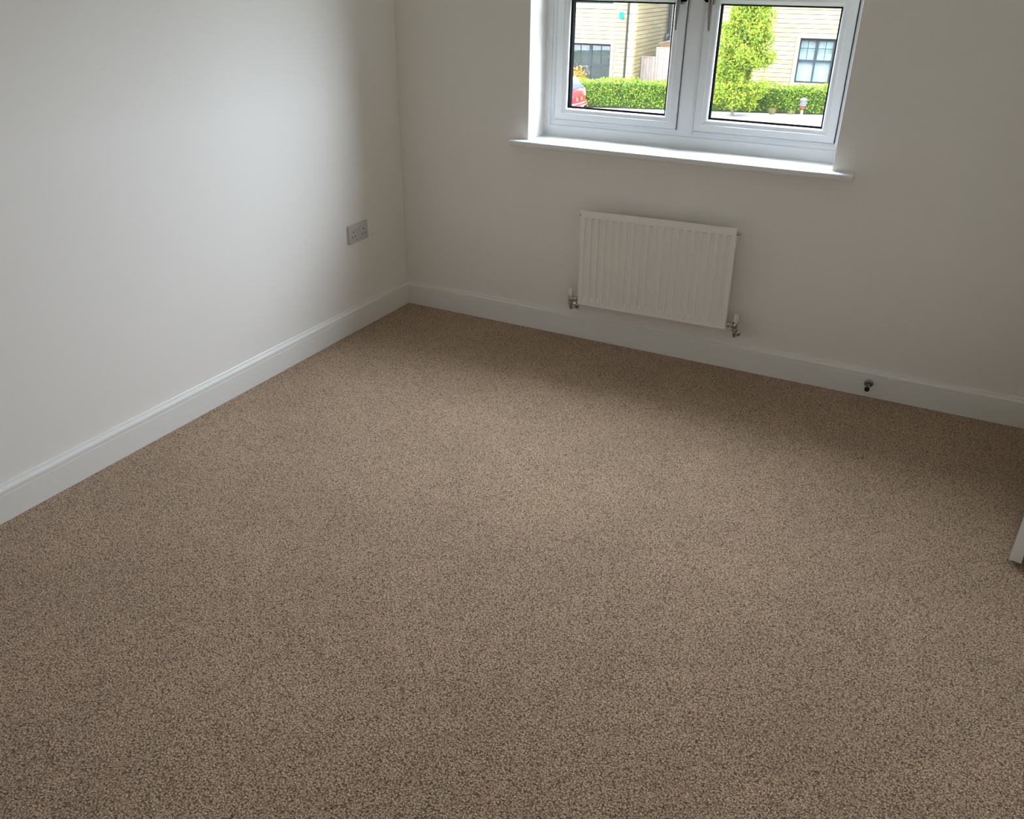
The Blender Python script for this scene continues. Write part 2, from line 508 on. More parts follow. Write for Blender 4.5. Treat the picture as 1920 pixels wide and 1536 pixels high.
SZ0, SZ1 = 0.9800, 2.0220
RAIL0, RAIL1 = 1.4735, 1.5235
sash_prof = [(0, 0, 0.1985), (0, 0, 0.1595), (0.03, 0, 0.157), (0.55, 0, 0.157), (0.60, 0, 0.1605), (0.86, 0, 0.1640), (0.95, 0, 0.1680), (1.0, 0, 0.1760), (1.0, 0, 0.1985)]
def sash(x0, x1, handle_x, lean):
    s = MB().ring(x0, x1, SZ0, SZ1, sash_prof, (0.056, 0.056, 0.050, 0.055)).build('sash', M['upvc'], win)
    gx0, gx1 = x0 + 0.056, x1 - 0.056
    gz0, gz1 = SZ0 + 0.050, SZ1 - 0.055
    # mid rail with a moulded lower and upper edge
    rp = [(0.1640, RAIL0 + 0.008), (0.168, RAIL0 + 0.003), (0.176, RAIL0), (0.1985, RAIL0), (0.1985, RAIL1), (0.176, RAIL1), (0.168, RAIL1 - 0.003), (0.1640, RAIL1 - 0.008), (0.157, RAIL1 - 0.014), (0.157, RAIL0 + 0.014)]
    MB().extrude(rp, [(gx0 - 0.004, y, z) for y, z in rp], [(gx1 + 0.004, y, z) for y, z in rp]).build('mid_rail', M['upvc'], s)
    for (za, zb) in ((gz0, RAIL0), (RAIL1, gz1)):
        # two panes with a dark spacer bar between them
        MB().box(gx0 - 0.003, gx1 + 0.003, 0.1775, 0.1795, za - 0.003, zb + 0.003).build('glass_pane', M['glass'], s)
        MB().box(gx0 - 0.003, gx1 + 0.003, 0.1945, 0.1965, za - 0.003, zb + 0.003).build('glass_pane', M['glass'], s)
        g = MB()
        g.ring(gx0 - 0.003, gx1 + 0.003, za - 0.003, zb + 0.003, [(0, 0, 0.1797), (0, 0.009, 0.1797), (0, 0.009, 0.1943), (0, 0, 0.1943)], (0, 0, 0, 0))
        g.build('spacer_seal', M['gasket'], s)
        g = MB()
        g.ring(gx0 - 0.002, gx1 + 0.002, za - 0.002, zb + 0.002, [(0, 0, 0.1745), (0, 0.0035, 0.1750), (0, 0.0035, 0.1774), (0, 0, 0.1774)], (0, 0, 0, 0))
        g.build('gasket', M['gasket'], s)
    MB().ring(x0 - 0.0025, x1 + 0.0025, SZ0 - 0.0025, SZ1 + 0.0025, [(0, 0, 0.1765), (0, 0.0024, 0.1765), (0, 0.0024, 0.1975), (0, 0, 0.1975)], (0, 0, 0, 0)).build('weather_seal', M['gasket'], s)
    # dark outer face of the sash beyond the glass
    MB().ring(x0 + 0.020, x1 - 0.020, SZ0 + 0.020, SZ1 - 0.020, [(0, 0, 0.1990), (1, 0.0, 0.1990), (1, 0.0, 0.218), (1, -0.004, 0.222), (1, -0.004, 0.236), (0, 0, 0.236)], (0.035, 0.035, 0.029, 0.034)).build('outer_sash', M['anthracite'], s)
    MB().box(gx0 - 0.004, gx1 + 0.004, 0.1990, 0.236, RAIL0 + 0.001, RAIL1 - 0.001).build('outer_rail', M['anthracite'], s)
    # thin bars across the upper light
    xm = (gx0 + gx1) / 2
    zm = (RAIL1 + gz1) / 2
    MB().box(xm - 0.009, xm + 0.009, 0.1655, 0.1774, RAIL1, gz1).build('glazing_bar', M['upvc'], s)
    MB().box(gx0, gx1, 0.1660, 0.1774, zm - 0.009, zm + 0.009).build('glazing_bar', M['upvc'], s)
    # lever handle hanging from its rose on the meeting stile
    hx = handle_x
    hd = MB()
    hd.box(hx - 0.0125, hx + 0.0125, 0.144, 0.157, 1.468, 1.550)
    h = hd.build('handle', M['handle'], s, bevel=0.005, seg=3)
    lv = MB()
    path, sect = [], []
    for i in range(9):
        f = i / 8
        z = 1.492 - 0.118 * f
        y = 0.122 - 0.006 * math.sin(f * math.pi) + 0.004 * f
        w = 0.0105 - 0.0065 * f ** 1.6
        d = 0.0058 - 0.0026 * f
        cx = hx + lean * 0.004 * f
        for k in range(10):
            a = 2 * math.pi * k / 10
            path.append((cx + w * math.cos(a), y + d * math.sin(a), z))
    fc = []
    for i in range(8):
        for k in range(10):
            fc.append((i * 10 + k, i * 10 + (k + 1) % 10, (i + 1) * 10 + (k + 1) % 10, (i + 1) * 10 + k))
    fc += [tuple(range(10)), tuple(range(80, 90))]
    lv.add(path, fc)
    lv.tube([(hx, 0.146, 1.500), (hx, 0.124, 1.500)], [0.010, 0.0085], 16)
    lv.build('handle_lever', M['handle'], s, smooth=True)
    bx = hx - lean * 0.0150
    MB().lathe((bx, 0.1570, 1.490), (0, -1, 0), [(0, 0.0125), (0.030, 0.0120), (0.038, 0.0105), (0.040, 0.006)], 18).build('handle_lock', M['gasket'], s, smooth=True)
    return s
sash(0.7600, 1.3365, 1.3115, -1)
sash(1.4175, 1.9970, 1.4420, 1)

# ------------------------------------------------------------------ radiator
RXa, RXb, RZa, RZb, RYF = 1.0155, 1.7215, 0.192, 0.642, -0.072
rad = empty('panel_radiator', ((RXa + RXb) / 2, -0.05, RZa))
tag(rad, 'white fluted panel radiator hung on the wall below the window', 'radiator')
NF = 20
W, H = RXb - RXa, RZb - RZa
edge = 0.016
pitch = (W - 2 * edge) / NF
xs = [(0.0, 0.0)]
xs.append((0.004, 0)); xs.append((edge * 0.9, 0))
DEP = 0.0085
for k in range(NF):
    a = edge + pitch * k
    xs += [(a + pitch * 0.17, 0), (a + pitch * 0.27, 1), (a + pitch * 0.73, 1), (a + pitch * 0.83, 0)]
xs += [(W - edge * 0.9, 0), (W - 0.004, 0), (W, 0.0)]
zs = [(0.0, 0), (0.006, 0), (0.012, 0), (0.026, 0), (0.042, 1), (H - 0.0375, 1), (H - 0.0315, 0), (H - 0.010, 0), (H - 0.003, 0), (H, 0)]
vv, ff = [], []
for j, (z, dz) in enumerate(zs):
    for i, (x, dx) in enumerate(xs):
        d = DEP * dx * dz
        if j == 0 or i in (0, len(xs) - 1): d = max(d, 0.004)
        if j == len(zs) - 1: d = 0.0055
        elif j == len(zs) - 2: d = max(d, 0.0010)
        if j == 2: d = max(d, 0.0016)
        vv.append((RXa + x, RYF + d, RZa + z))
nx = len(xs)
for j in range(len(zs) - 1):
    for i in range(nx - 1):
        ff.append((j * nx + i, j * nx + i + 1, (j + 1) * nx + i + 1, (j + 1) * nx + i))
pm = MB().add(vv, ff)
# back half of the panel
o = len(pm.v)
pm.add([(RXa, RYF + 0.004, RZa), (RXb, RYF + 0.004, RZa), (RXb, RYF + 0.0055, RZb), (RXa, RYF + 0.0055, RZb),
        (RXa + 0.002, RYF + 0.014, RZa + 0.002), (RXb - 0.002, RYF + 0.014, RZa + 0.002), (RXb - 0.002, RYF + 0.014, RZb - 0.002), (RXa + 0.002, RYF + 0.014, RZb - 0.002)],
       [(0, 1, 5, 4), (1, 2, 6, 5), (2, 3, 7, 6), (3, 0, 4, 7), (4, 5, 6, 7)])
panel = pm.build('front_panel', M['enamel'], rad, smooth=True, angle=25)
# convector fins behind the panel
fn = MB()
for k in range(NF):
    x = RXa + edge + pitch * (k + 0.5)
    fn.box(x - 0.008, x + 0.008, RYF + 0.0142, RYF + 0.036, RZa + 0.04, RZb - 0.06)
fn.build('convector_fins', M['enamel'], rad)
for x in (RXa + 0.11, RXb - 0.11):
    MB().box(x - 0.014, x + 0.014, RYF + 0.0365, 0.0, RZa + 0.05, RZb - 0.075).build('wall_bracket', M['enamel'], rad)
# end plugs at the top corners
MB().lathe((RXb - 0.001, RYF + 0.010, RZb - 0.022), (1, 0, 0), [(0, 0.0095), (0.004, 0.0100), (0.005, 0.0075), (0.011, 0.0075), (0.012, 0.004), (0.017, 0.0035)], 12).build('air_vent', M['chrome'], rad, smooth=True)
MB().lathe((RXa + 0.001, RYF + 0.010, RZb - 0.022), (-1, 0, 0), [(0, 0.009), (0.003, 0.009), (0.005, 0.005), (0.006, 0.001)], 12).build('blanking_plug', M['chrome'], rad, smooth=True)
def valve(xe, sgn, zc):
    """xe: radiator end, sgn: outward direction, zc: centre of the tail"""
    yv = RYF + 0.012
    xv = xe + sgn * 0.038
    b = MB()
    b.lathe((xe - sgn * 0.002, yv, zc), (sgn, 0, 0), [(0, 0.0085), (0.006, 0.0085), (0.0065, 0.0130), (0.017, 0.0130), (0.0175, 0.0095), (0.022, 0.0095), (0.0225, 0.0120), (0.029, 0.0120), (0.030, 0.0085), (0.040, 0.0085)], 10)
    b.lathe((xv, yv, zc - 0.030), (0, 0, 1), [(0, 0.0085), (0.002, 0.0125), (0.014, 0.0125), (0.0155, 0.0105), (0.0185, 0.0115), (0.030, 0.0118), (0.041, 0.0105), (0.043, 0.0115), (0.049, 0.0105)], 10)
    v = b.build('valve', M['chrome'], rad, smooth=True, angle=30)
    MB().lathe((xv, yv, zc + 0.0185), (0, 0, 1), [(0, 0.0105), (0.003, 0.0112), (0.026, 0.0100), (0.031, 0.0085), (0.033, 0.004)], 20).build('valve_cap', M['cap'], v, smooth=True)
    pts = [(xv, yv, zc - 0.026), (xv, yv, zc - 0.038)]
    for k in range(1, 6):
        a = k / 5 * math.pi / 2
        pts.append((xv, yv + 0.018 * (1 - math.cos(a)), zc - 0.038 - 0.018 * math.sin(a)))
    pts.append((xv, 0.0, zc - 0.056))
    pp = MB().tube(pts, 0.0076, 12)
    pp.build('supply_pipe', M['chrome'], v, smooth=True)
    MB().lathe((xv, 0.0, zc - 0.056), (0, -1, 0), [(0, 0.017), (0.003, 0.016), (0.006, 0.010)], 20).build('pipe_collar', M['chrome'], v, smooth=True)
valve(RXa, -1, RZa + 0.026)
valve(RXb, 1, RZa + 0.026)
rad.rotation_euler = (0, math.radians(-0.9), 0)

# ------------------------------------------------------------------ double socket on the left wall
SY1, SY0, SZb = -0.3204, -0.4674, 0.4312
sk = empty('wall_socket', (0.0, (SY0 + SY1) / 2, SZb))
tag(sk, 'white double switched power socket low on the left wall', 'socket')
MB().box(0.0, 0.0095, SY0, SY1, SZb, SZb + 0.086).build('face_plate', M['plastic'], sk, bevel=0.003, seg=3)
def sk_box(name, yc, zc, w, h, x0, x1, mat, parent, bevel=0.0):
    return MB().box(x0, x1, yc - w / 2, yc + w / 2, zc - h / 2, zc + h / 2).build(name, mat, parent, bevel=bevel)
ymid = (SY0 + SY1) / 2
for s in (-1, 1):
    yo = ymid + s * 0.0395
    zo = SZb + 0.0385
    # three rectangular dark blocks, shade of the pin openings put into colour: earth above, live and neutral below
    sk_box('pin_slot_shade', yo, zo + 0.0135, 0.0045, 0.0085, 0.0080, 0.00965, M['socketshade'], sk)
    sk_box('pin_slot_shade', yo - 0.011, zo - 0.0095, 0.0072, 0.0046, 0.0080, 0.00965, M['socketshade'], sk)
    sk_box('pin_slot_shade', yo + 0.011, zo - 0.0095, 0.0072, 0.0046, 0.0080, 0.00965, M['socketshade'], sk)
    # rocker switch on a dark block, the shade of its gap put into colour
    ys = ymid + s * 0.0115
    sw = sk_box('rocker_gap_shade', ys, SZb + 0.0560, 0.0112, 0.0180, 0.0080, 0.00960, M['socketshade'], sk)
    r = MB()
    rp = [(0.0085, 0.0475), (0.0120, 0.0477), (0.0100, 0.0560), (0.0113, 0.0643), (0.0085, 0.0645)]
    r.extrude(rp, [(x, ys - 0.0048, SZb + z) for x, z in rp], [(x, ys + 0.0048, SZb + z) for x, z in rp])
    r.build('rocker_switch', M['plastic'], sk)
for s in (-1, 1):
    MB().lathe((0.0090, ymid + s * 0.0605, SZb + 0.043), (1, 0, 0), [(0, 0.0032), (0.0008, 0.0030)], 12).build('screw_cap', M['plastic'], sk)

# ------------------------------------------------------------------ door stop on the skirting
ds = empty('door_stop', (2.336, -0.0185, 0.0615))
tag(ds, 'small chrome door stop with black rubber tip on the skirting', 'door stop')
MB().lathe((2.336, -0.0185, 0.0615), (0, -1, 0), [(0, 0.0175), (0.003, 0.0175), (0.0055, 0.0150), (0.0065, 0.0085), (0.030, 0.0078), (0.056, 0.0082)], 24).build('stem', M['handle'], ds, smooth=True)
MB().lathe((2.336, -0.0745, 0.0615), (0, -1, 0), [(0, 0.0086), (0.004, 0.0102), (0.012, 0.0102), (0.015, 0.0085), (0.016, 0.004)], 20).build('rubber_tip', M['rubber'], ds, smooth=True)

# ------------------------------------------------------------------ door standing ajar at the right
door = empty('door_1', (2.990, -0.263, 0.012))
tag(door, 'white door standing ajar at the right edge', 'door', kind='structure')
ux, uy = -0.1714, -0.9852            # from hinge to free edge
px_, py_ = 0.9852, -0.1714           # thickness, towards the hall
def dp(a, t, z):
    return (2.990 + ux * a + px_ * t, -0.263 + uy * a + py_ * t, z)
def dbox(a0, a1, t0, t1, z0, z1):
    mb = MB()
    mb.add([dp(a0, t0, z0), dp(a1, t0, z0), dp(a1, t1, z0), dp(a0, t1, z0), dp(a0, t0, z1), dp(a1, t0, z1), dp(a1, t1, z1), dp(a0, t1, z1)],
           [(0, 3, 2, 1), (4, 5, 6, 7), (0, 1, 5, 4), (1, 2, 6, 5), (2, 3, 7, 6), (3, 0, 4, 7)])
    return mb
dbox(0, 0.762, 0, 0.035, 0.012, 1.990).build('door_leaf', M['gloss'], door, bevel=0.0015, seg=1)
for (a0, a1) in ((0.11, 0.345), (0.417, 0.652)):
    for (z0, z1) in ((0.22, 0.84), (1.02, 1.86)):
        dbox(a0, a1, -0.006, 0.0, z0, z1).build('door_panel', M['gloss'], door, bevel=0.005, seg=2)
for t, sg in ((0.0, -1), (0.035, 1)):
    hmb = MB()
    hmb.tube([dp(0.70, t, 1.0), dp(0.70, t + sg * 0.045, 1.0)], 0.010, 14)
    hmb.tube([dp(0.705, t + sg * 0.045, 1.0), dp(0.59, t + sg * 0.045, 1.0)], [0.010, 0.008], 14)
    hmb.tube([dp(0.70, t, 1.0), dp(0.70, t + sg * 0.008, 1.0)], 0.026, 20)
    hmb.build('door_handle', M['chrome'], door, smooth=True)
# architrave and lining of the doorway
ar = MB()
ar.box(RX - 0.018, RX, DY0 - 0.066, DY0, 0, DZ + 0.066)
ar.box(RX - 0.018, RX, DY1, DY1 + 0.066, 0, DZ + 0.066)
ar.box(RX - 0.018, RX, DY0, DY1, DZ, DZ + 0.066)
ar = ar.build('trim_2', M['gloss'], bevel=0.004)
tag(ar, 'white architrave around the doorway', 'architrave', kind='structure')
ln = MB()
ln.box(RX, RX + 0.1, DY0 - 0.002, DY0 + 0.018, 0, DZ)
ln.box(RX, RX + 0.1, DY1 - 0.012, DY1 + 0.002, 0, DZ)
ln.box(RX, RX + 0.1, DY0, DY1, DZ - 0.02, DZ + 0.002)
ln.build('door_lining', M['gloss'], ar)

# ================================================================== OUTSIDE
def zg(x):
    return -2.698 + 0.0438 * x

def slab(name, x0, x1, y0, y1, top, mat, label, cat, thick=0.2):
    """ground strip following the slope of the street"""
    mb = MB()
    v = []
    for dz in (-thick, 0.0):
        for (x, y) in ((x0, y0), (x1, y0), (x1, y1), (x0, y1)):
            v.append((x, y, zg(x) + top + dz))
    mb.add(v, [(0, 3, 2, 1), (4, 5, 6, 7), (0, 1, 5, 4), (1, 2, 6, 5), (2, 3, 7, 6), (3, 0, 4, 7)])
    o = mb.build(name, mat)
    tag(o, label, cat, kind='structure')
    return o
slab('ground_verge', -60, 60, 0.4, 14.0, -0.05, M['lawn'], 'grass in front of the near house', 'grass')
slab('road', -60, 60, 14.0, 24.6, -0.10, M['asphalt'], 'asphalt road between the houses', 'road')
slab('kerb', -60, 60, 24.6, 24.75, 0.0, M['kerb'], 'kerb edging along the far side of the road', 'kerb')
slab('pavement', -60, 60, 24.75, 29.9, 0.0, M['paving'], 'pale sunlit pavement in front of the hedge', 'pavement')
slab('planting_bed', -60, 60, 29.9, 31.2, -0.01, M['soil'], 'brown planting bed under the hedge', 'soil')
slab('ground_far', -60, 60, 31.2, 70.0, -0.03, M['lawn'], 'ground around the houses opposite', 'ground')

# ------------------------------------------------------------------ houses
def frame_axes(o, deg):
    a = math.radians(deg)
    return Vector((o[0], o[1], 0)), Vector((math.cos(a), math.sin(a), 0)), Vector((-math.sin(a), math.cos(a), 0))

def obox(mb, O, E, N, s0, s1, n0, n1, z0, z1):
    """box in a facade frame: s along the facade, n behind it"""
    c = []
    for z in (z0, z1):
        for (s, n) in ((s0, n0), (s1, n0), (s1, n1), (s0, n1)):
            p = O + E * s + N * n
            c.append((p.x, p.y, z))
    return mb.add(c, [(0, 3, 2, 1), (4, 5, 6, 7), (0, 1, 5, 4), (1, 2, 6, 5), (2, 3, 7, 6), (3, 0, 4, 7)])

UNIT = {}
for key in ('stone_a', 'stone_b', 'stone_c'):
    mb = MB().box(-0.5, 0.5, -0.5, 0.5, -0.5, 0.5)
    UNIT[key] = mb.mesh('stone', M[key])

COURSE = 0.165
def lay_stones(parent, O, E, N, s0, s1, z0, z1, holes, lmin, lmax, z_ref, rng):
    """courses of stone blocks, each block an object sharing one of three meshes"""
    ang = math.atan2(E.y, E.x)
    inv = world_mat(parent).inverted()
    k0 = math.floor((z0 - z_ref) / COURSE)
    k = k0
    n = 0
    while z_ref + k * COURSE < z1:
        za = z_ref + k * COURSE
        zb = za + COURSE
        k += 1
        # free spans of this course
        spans = [(s0, s1)]
        for (h0, h1, hz0, hz1) in holes:
            if zb > hz0 + 0.02 and za < hz1 - 0.02:
                nw = []
                for a, b in spans:
                    if h1 <= a or h0 >= b: nw.append((a, b)); continue
                    if h0 - a > 0.02: nw.append((a, h0))
                    if b - h1 > 0.02: nw.append((h1, b))
                spans = nw
        for a, b in spans:
            s = a
            first = rng.uniform(lmin * 0.6, lmax)
            while s < b - 1e-4:
                L = first if s == a else rng.uniform(lmin, lmax)
                if b - (s + L) < lmin * 0.5: L = b - s
                me = UNIT[rng.choice(('stone_a', 'stone_b', 'stone_b', 'stone_c', 'stone_a'))]
                o = bpy.data.objects.new('stone', me)
                out = rng.uniform(-0.004, 0.004)
                c = O + E * (s + L / 2) + N * (0.012 + out)
                o.location = (c.x, c.y, (za + zb) / 2)
                o.rotation_euler = (0, 0, ang)
                o.scale = (L - 0.005, 0.05, COURSE - 0.018)
                COL.objects.link(o)
                o.parent = parent
                o.matrix_parent_inverse = inv
                s += L
                n += 1
    return n

def house_window(house, O, E, N, s0, s1, z0, z1, zt, backing, bars_z):
    """grey framed window: outer frame, mullion, transom, bars in the upper lights, four panes"""
    mb = MB()
    f = 0.055
    n0, n1 = 0.09, 0.15
    sm = (s0 + s1) / 2
    obox(mb, O, E, N, s0, s0 + f, n0, n1, z0, z1)
    obox(mb, O, E, N, s1 - f, s1, n0, n1, z0, z1)
    obox(mb, O, E, N, s0 + f, s1 - f, n0, n1, z0, z0 + f)
    obox(mb, O, E, N, s0 + f, s1 - f, n0, n1, z1 - f * 1.6, z1)
    obox(mb, O, E, N, sm - 0.06, sm + 0.06, n0 - 0.005, n1, zt, z1 - f * 1.6)
    obox(mb, O, E, N, sm - 0.035, sm + 0.035, n0 - 0.004, n1, z0 + f, zt - 0.04)
    obox(mb, O, E, N, s0 + f, s1 - f, n0 - 0.01, n1, zt - 0.04, zt + 0.04)
    w = mb.build('window', M['greyframe'], house)
    for (a, b) in ((s0 + f, sm - 0.06), (sm + 0.06, s1 - f)):
        m_ = (a + b) / 2
        obox(MB(), O, E, N, m_ - 0.012, m_ + 0.012, n0 + 0.005, n1 - 0.01, zt + 0.04, z1 - f * 1.6).build('glazing_bar', M['greyframe'], w)
        obox(MB(), O, E, N, a, b, n0 + 0.006, n1 - 0.011, bars_z - 0.012, bars_z + 0.012).build('glazing_bar', M['greyframe'], w)
    for (a, b, za, zb) in ((s0 + f, sm - 0.06, zt + 0.04, z1 - f * 1.6), (sm + 0.06, s1 - f, zt + 0.04, z1 - f * 1.6),
                           (s0 + f, sm - 0.035, z0 + f, zt - 0.04), (sm + 0.035, s1 - f, z0 + f, zt - 0.04)):
        obox(MB(), O, E, N, a - 0.005, b + 0.005, n0 + 0.03, n0 + 0.036, za - 0.005, zb + 0.005).build('pane', M['houseglass'], w)
    obox(MB(), O, E, N, s0 + 0.02, s1 - 0.02, 0.22 if backing == 'blind' else 0.62, 0.24 if backing == 'blind' else 0.66, z0, z1).build('blind' if backing == 'blind' else 'room_behind', M[backing], w)
    return w

def wall_with_holes(O, E, N, s0, s1, z0, z1, holes, n0, n1):
    """backing wall split around rectangular openings (openings do not overlap in s)"""
    mb = MB()
    hs = sorted(holes)
    cur = s0
    cols = []
    for h in hs:
        cols.append((cur, h[0], None)); cur = h[1]
    cols.append((cur, s1, None))
    for a, b, _ in cols:
        if b - a > 0.01: obox(mb, O, E, N, a, b, n0, n1, z0, z1)
    for (a, b, spans) in [(h[0], h[1], h[2]) for h in hs]:
        z = z0
        for (za, zb) in spans:
            obox(mb, O, E, N, a, b, n0, n1, z, za); z = zb
        obox(mb, O, E, N, a, b, n0, n1, z, z1)
    return mb

rng = random.Random(11)
# ---- house on the left of the view
O, E, N = frame_axes((-10.0, 33.0), 4)
lh = empty('stone_house', (-11.0, 36.0, -3.4))
tag(lh, 'yellow stone house with a blue alarm box, behind the red car', 'house')
ZB, ZE = -3.6, 2.35
SC = -0.70                                   # corner of the house along the facade
w0, w1, wz0, wz1 = -3.56, -1.70, -2.46, -0.98
u0, u1, uz0, uz1 = -3.56, -1.70, 0.58, 1.75
fw = wall_with_holes(O, E, N, -8.2, SC - 0.02, ZB, ZE, [(w0, w1, [(wz0, wz1), (uz0, uz1)])], 0.03, 0.30).build('front_wall', M['mortar'], lh)
lay_stones(fw, O, E, N, -4.15, SC - 0.29, -2.75, 0.95,
           [(w0 - 0.16, w1 + 0.16, wz0 - 0.14, wz1 + 0.19), (u0 - 0.16, u1 + 0.16, uz0 - 0.22, uz1 + 0.2)], 0.55, 1.2, -0.79 - COURSE * 20, rng)
# dressed corner stones
k = 0
z = -2.75
while z < 0.95:
    d = 0.29 if k % 2 == 0 else 0.27
    obox(MB(), O, E, N, SC - 0.285, SC + 0.012, -0.018, 0.28, z, z + COURSE * 2 - 0.018).build('corner_stone', M['dressed'], lh)
    z += COURSE * 2
    k += 1
obox(MB(), O, E, N, SC - 0.28, SC, 0.0, 0.28, ZB, ZE).build('corner_core', M['mortar'], lh)
for nm, (a, b, za, zb) in (('lintel', (w0 - 0.155, w1 + 0.155, wz1, wz1 + 0.175)), ('jamb', (w1, w1 + 0.145, wz0, wz1)), ('jamb', (w0 - 0.145, w0, wz0, wz1)),
                           ('stone_sill', (w0 - 0.15, w1 + 0.15, wz0 - 0.13, wz0)), ('stone_sill', (u0 - 0.15, u1 + 0.15, uz0 - 0.20, uz0 - 0.005)),
                           ('jamb', (u1, u1 + 0.145, uz0, uz1)), ('jamb', (u0 - 0.145, u0, uz0, uz1)), ('lintel', (u0 - 0.155, u1 + 0.155, uz1, uz1 + 0.175))):
    obox(MB(), O, E, N, a, b, -0.025, 0.12, za, zb).build(nm, M['dressed'], lh)
house_window(lh, O, E, N, w0, w1, wz0, wz1, -1.84, 'roomreflect', -1.42)
house_window(lh, O, E, N, u0, u1, uz0, uz1, 1.15, 'blind', 1.45)
# gable wall facing the gap
Og = O + E * (SC - 0.005)
Eg, Ng = N.copy(), -E
sw_ = obox(MB(), Og, Eg, Ng, 0.0, 9.2, 0.03, 0.30, ZB, ZE).build('side_wall', M['mortar'], lh)
lay_stones(sw_, Og, Eg, Ng, 0.30, 8.4, -2.42, 0.95, [], 0.75, 1.25, -0.79 - COURSE * 20, rng)
obox(MB(), O, E, N, -8.2, SC - 0.3, 8.9, 9.2, ZB, ZE).build('rear_wall', M['mortar'], lh)
# rain pipe and soil pipe
pc = O + E * -1.02 + N * -0.06
MB().tube([(pc.x, pc.y, -3.3), (pc.x, pc.y, 2.2)], 0.045, 10).build('rain_pipe', M['pipe'], lh, smooth=True)
for zz in (-1.6, 0.25):
    MB().tube([(pc.x, pc.y, zz), (pc.x, pc.y, zz + 0.05)], 0.058, 10).build('pipe_clip', M['pipe'], lh)
pc = Og + Eg * 5.55 + Ng * -0.11
sp = MB().tube([(pc.x, pc.y, -3.3), (pc.x, pc.y, 2.6)], 0.085, 12)
sp.build('soil_pipe', M['soilpipe'], lh, smooth=True)
q0 = Og + Eg * 5.15 + Ng * -0.10
MB().tube([(q0.x, q0.y, -1.02), (q0.x, q0.y, -0.93), (pc.x, pc.y, -0.80)], [0.10, 0.07, 0.06], 10).build('pipe_branch', M['soilpipe'], lh)
# alarm box
ac = O + E * -1.31 + N * -0.055
ab = MB()
hexp = [(-0.10, -0.09), (0.0, -0.15), (0.10, -0.09), (0.10, 0.08), (0.055, 0.13), (-0.055, 0.13), (-0.10, 0.08)]
ab.extrude(hexp, [tuple(ac + E * s + N * -0.03 + Vector((0, 0, 0.15 + h))) for s, h in hexp], [tuple(ac + E * s + N * 0.055 + Vector((0, 0, 0.15 + h))) for s, h in hexp])
ab = ab.build('alarm_box', M['blue'], lh)
ab['label'] = 'bright blue alarm box'
def gable_roof(name, O, E, N, s0, s1, n0, n1, ze, zr, parent):
    """ridge parallel to the facade"""
    nm = (n0 + n1) / 2
    P = lambda s, n, z: tuple(O + E * s + N * n + Vector((0, 0, z)))
    mb = MB()
    pa = [P(s0, n0, ze), P(s0, n1, ze), P(s0, n1, ze + 0.12), P(s0, nm, zr), P(s0, n0, ze + 0.12)]
    pb = [P(s1, n0, ze), P(s1, n1, ze), P(s1, n1, ze + 0.12), P(s1, nm, zr), P(s1, n0, ze + 0.12)]
    mb.extrude(pa, pa, pb)
    return mb.build(name, M['slate'], parent)
gable_roof('roof', O, E, N, -8.5, SC + 0.25, -0.35, 9.5, ZE, ZE + 2.7, lh)

# ---- house on the right of the view
O, E, N = frame_axes((-3.0, 33.5), 8)
rh = empty('stone_house', (-3.0, 36.0, -2.9))
tag(rh, 'yellow stone house with grey framed window, behind the tree', 'house')
w0, w1, wz0, wz1 = -0.955, 0.365, -2.10, -0.455
ZB = -3.3
fw = wall_with_holes(O, E, N, -4.7, 6.5, ZB, ZE + 0.4, [(w0, w1, [(wz0, wz1)])], 0.03, 0.30).build('front_wall', M['mortar'], rh)
lay_stones(fw, O, E, N, -4.7, 1.55, -2.45, 0.95, [(w0 - 0.165, w1 + 0.165, wz0 - 0.14, wz1 + 0.18)], 0.6, 1.3, -0.28 - COURSE * 20, rng)
for nm, (a, b, za, zb) in (('lintel', (w0 - 0.155, w1 + 0.155, wz1, wz1 + 0.165)), ('jamb', (w1, w1 + 0.15, wz0, wz1)), ('jamb', (w0 - 0.15, w0, wz0, wz1)),
                           ('stone_sill', (w0 - 0.15, w1 + 0.15, wz0 - 0.13, wz0))):
    obox(MB(), O, E, N, a, b, -0.025, 0.12, za, zb).build(nm, M['dressed'], rh)
house_window(rh, O, E, N, w0, w1, wz0, wz1, -1.285, 'blind', -0.83)
obox(MB(), O, E, N, -4.7, -4.42, 0.30, 8.5, ZB, ZE + 0.4).build('side_wall', M['stone_a'], rh)
obox(MB(), O, E, N, -4.4, 6.5, 8.2, 8.5, ZB, ZE + 0.4).build('rear_wall', M['stone_a'], rh)
obox(MB(), O, E, N, 6.2, 6.5, 0.30, 8.2, ZB, ZE + 0.4).build('side_wall', M['stone_a'], rh)
gable_roof('roof', O, E, N, -4.95, 6.8, -0.35, 8.8, ZE + 0.4, ZE + 3.0, rh)

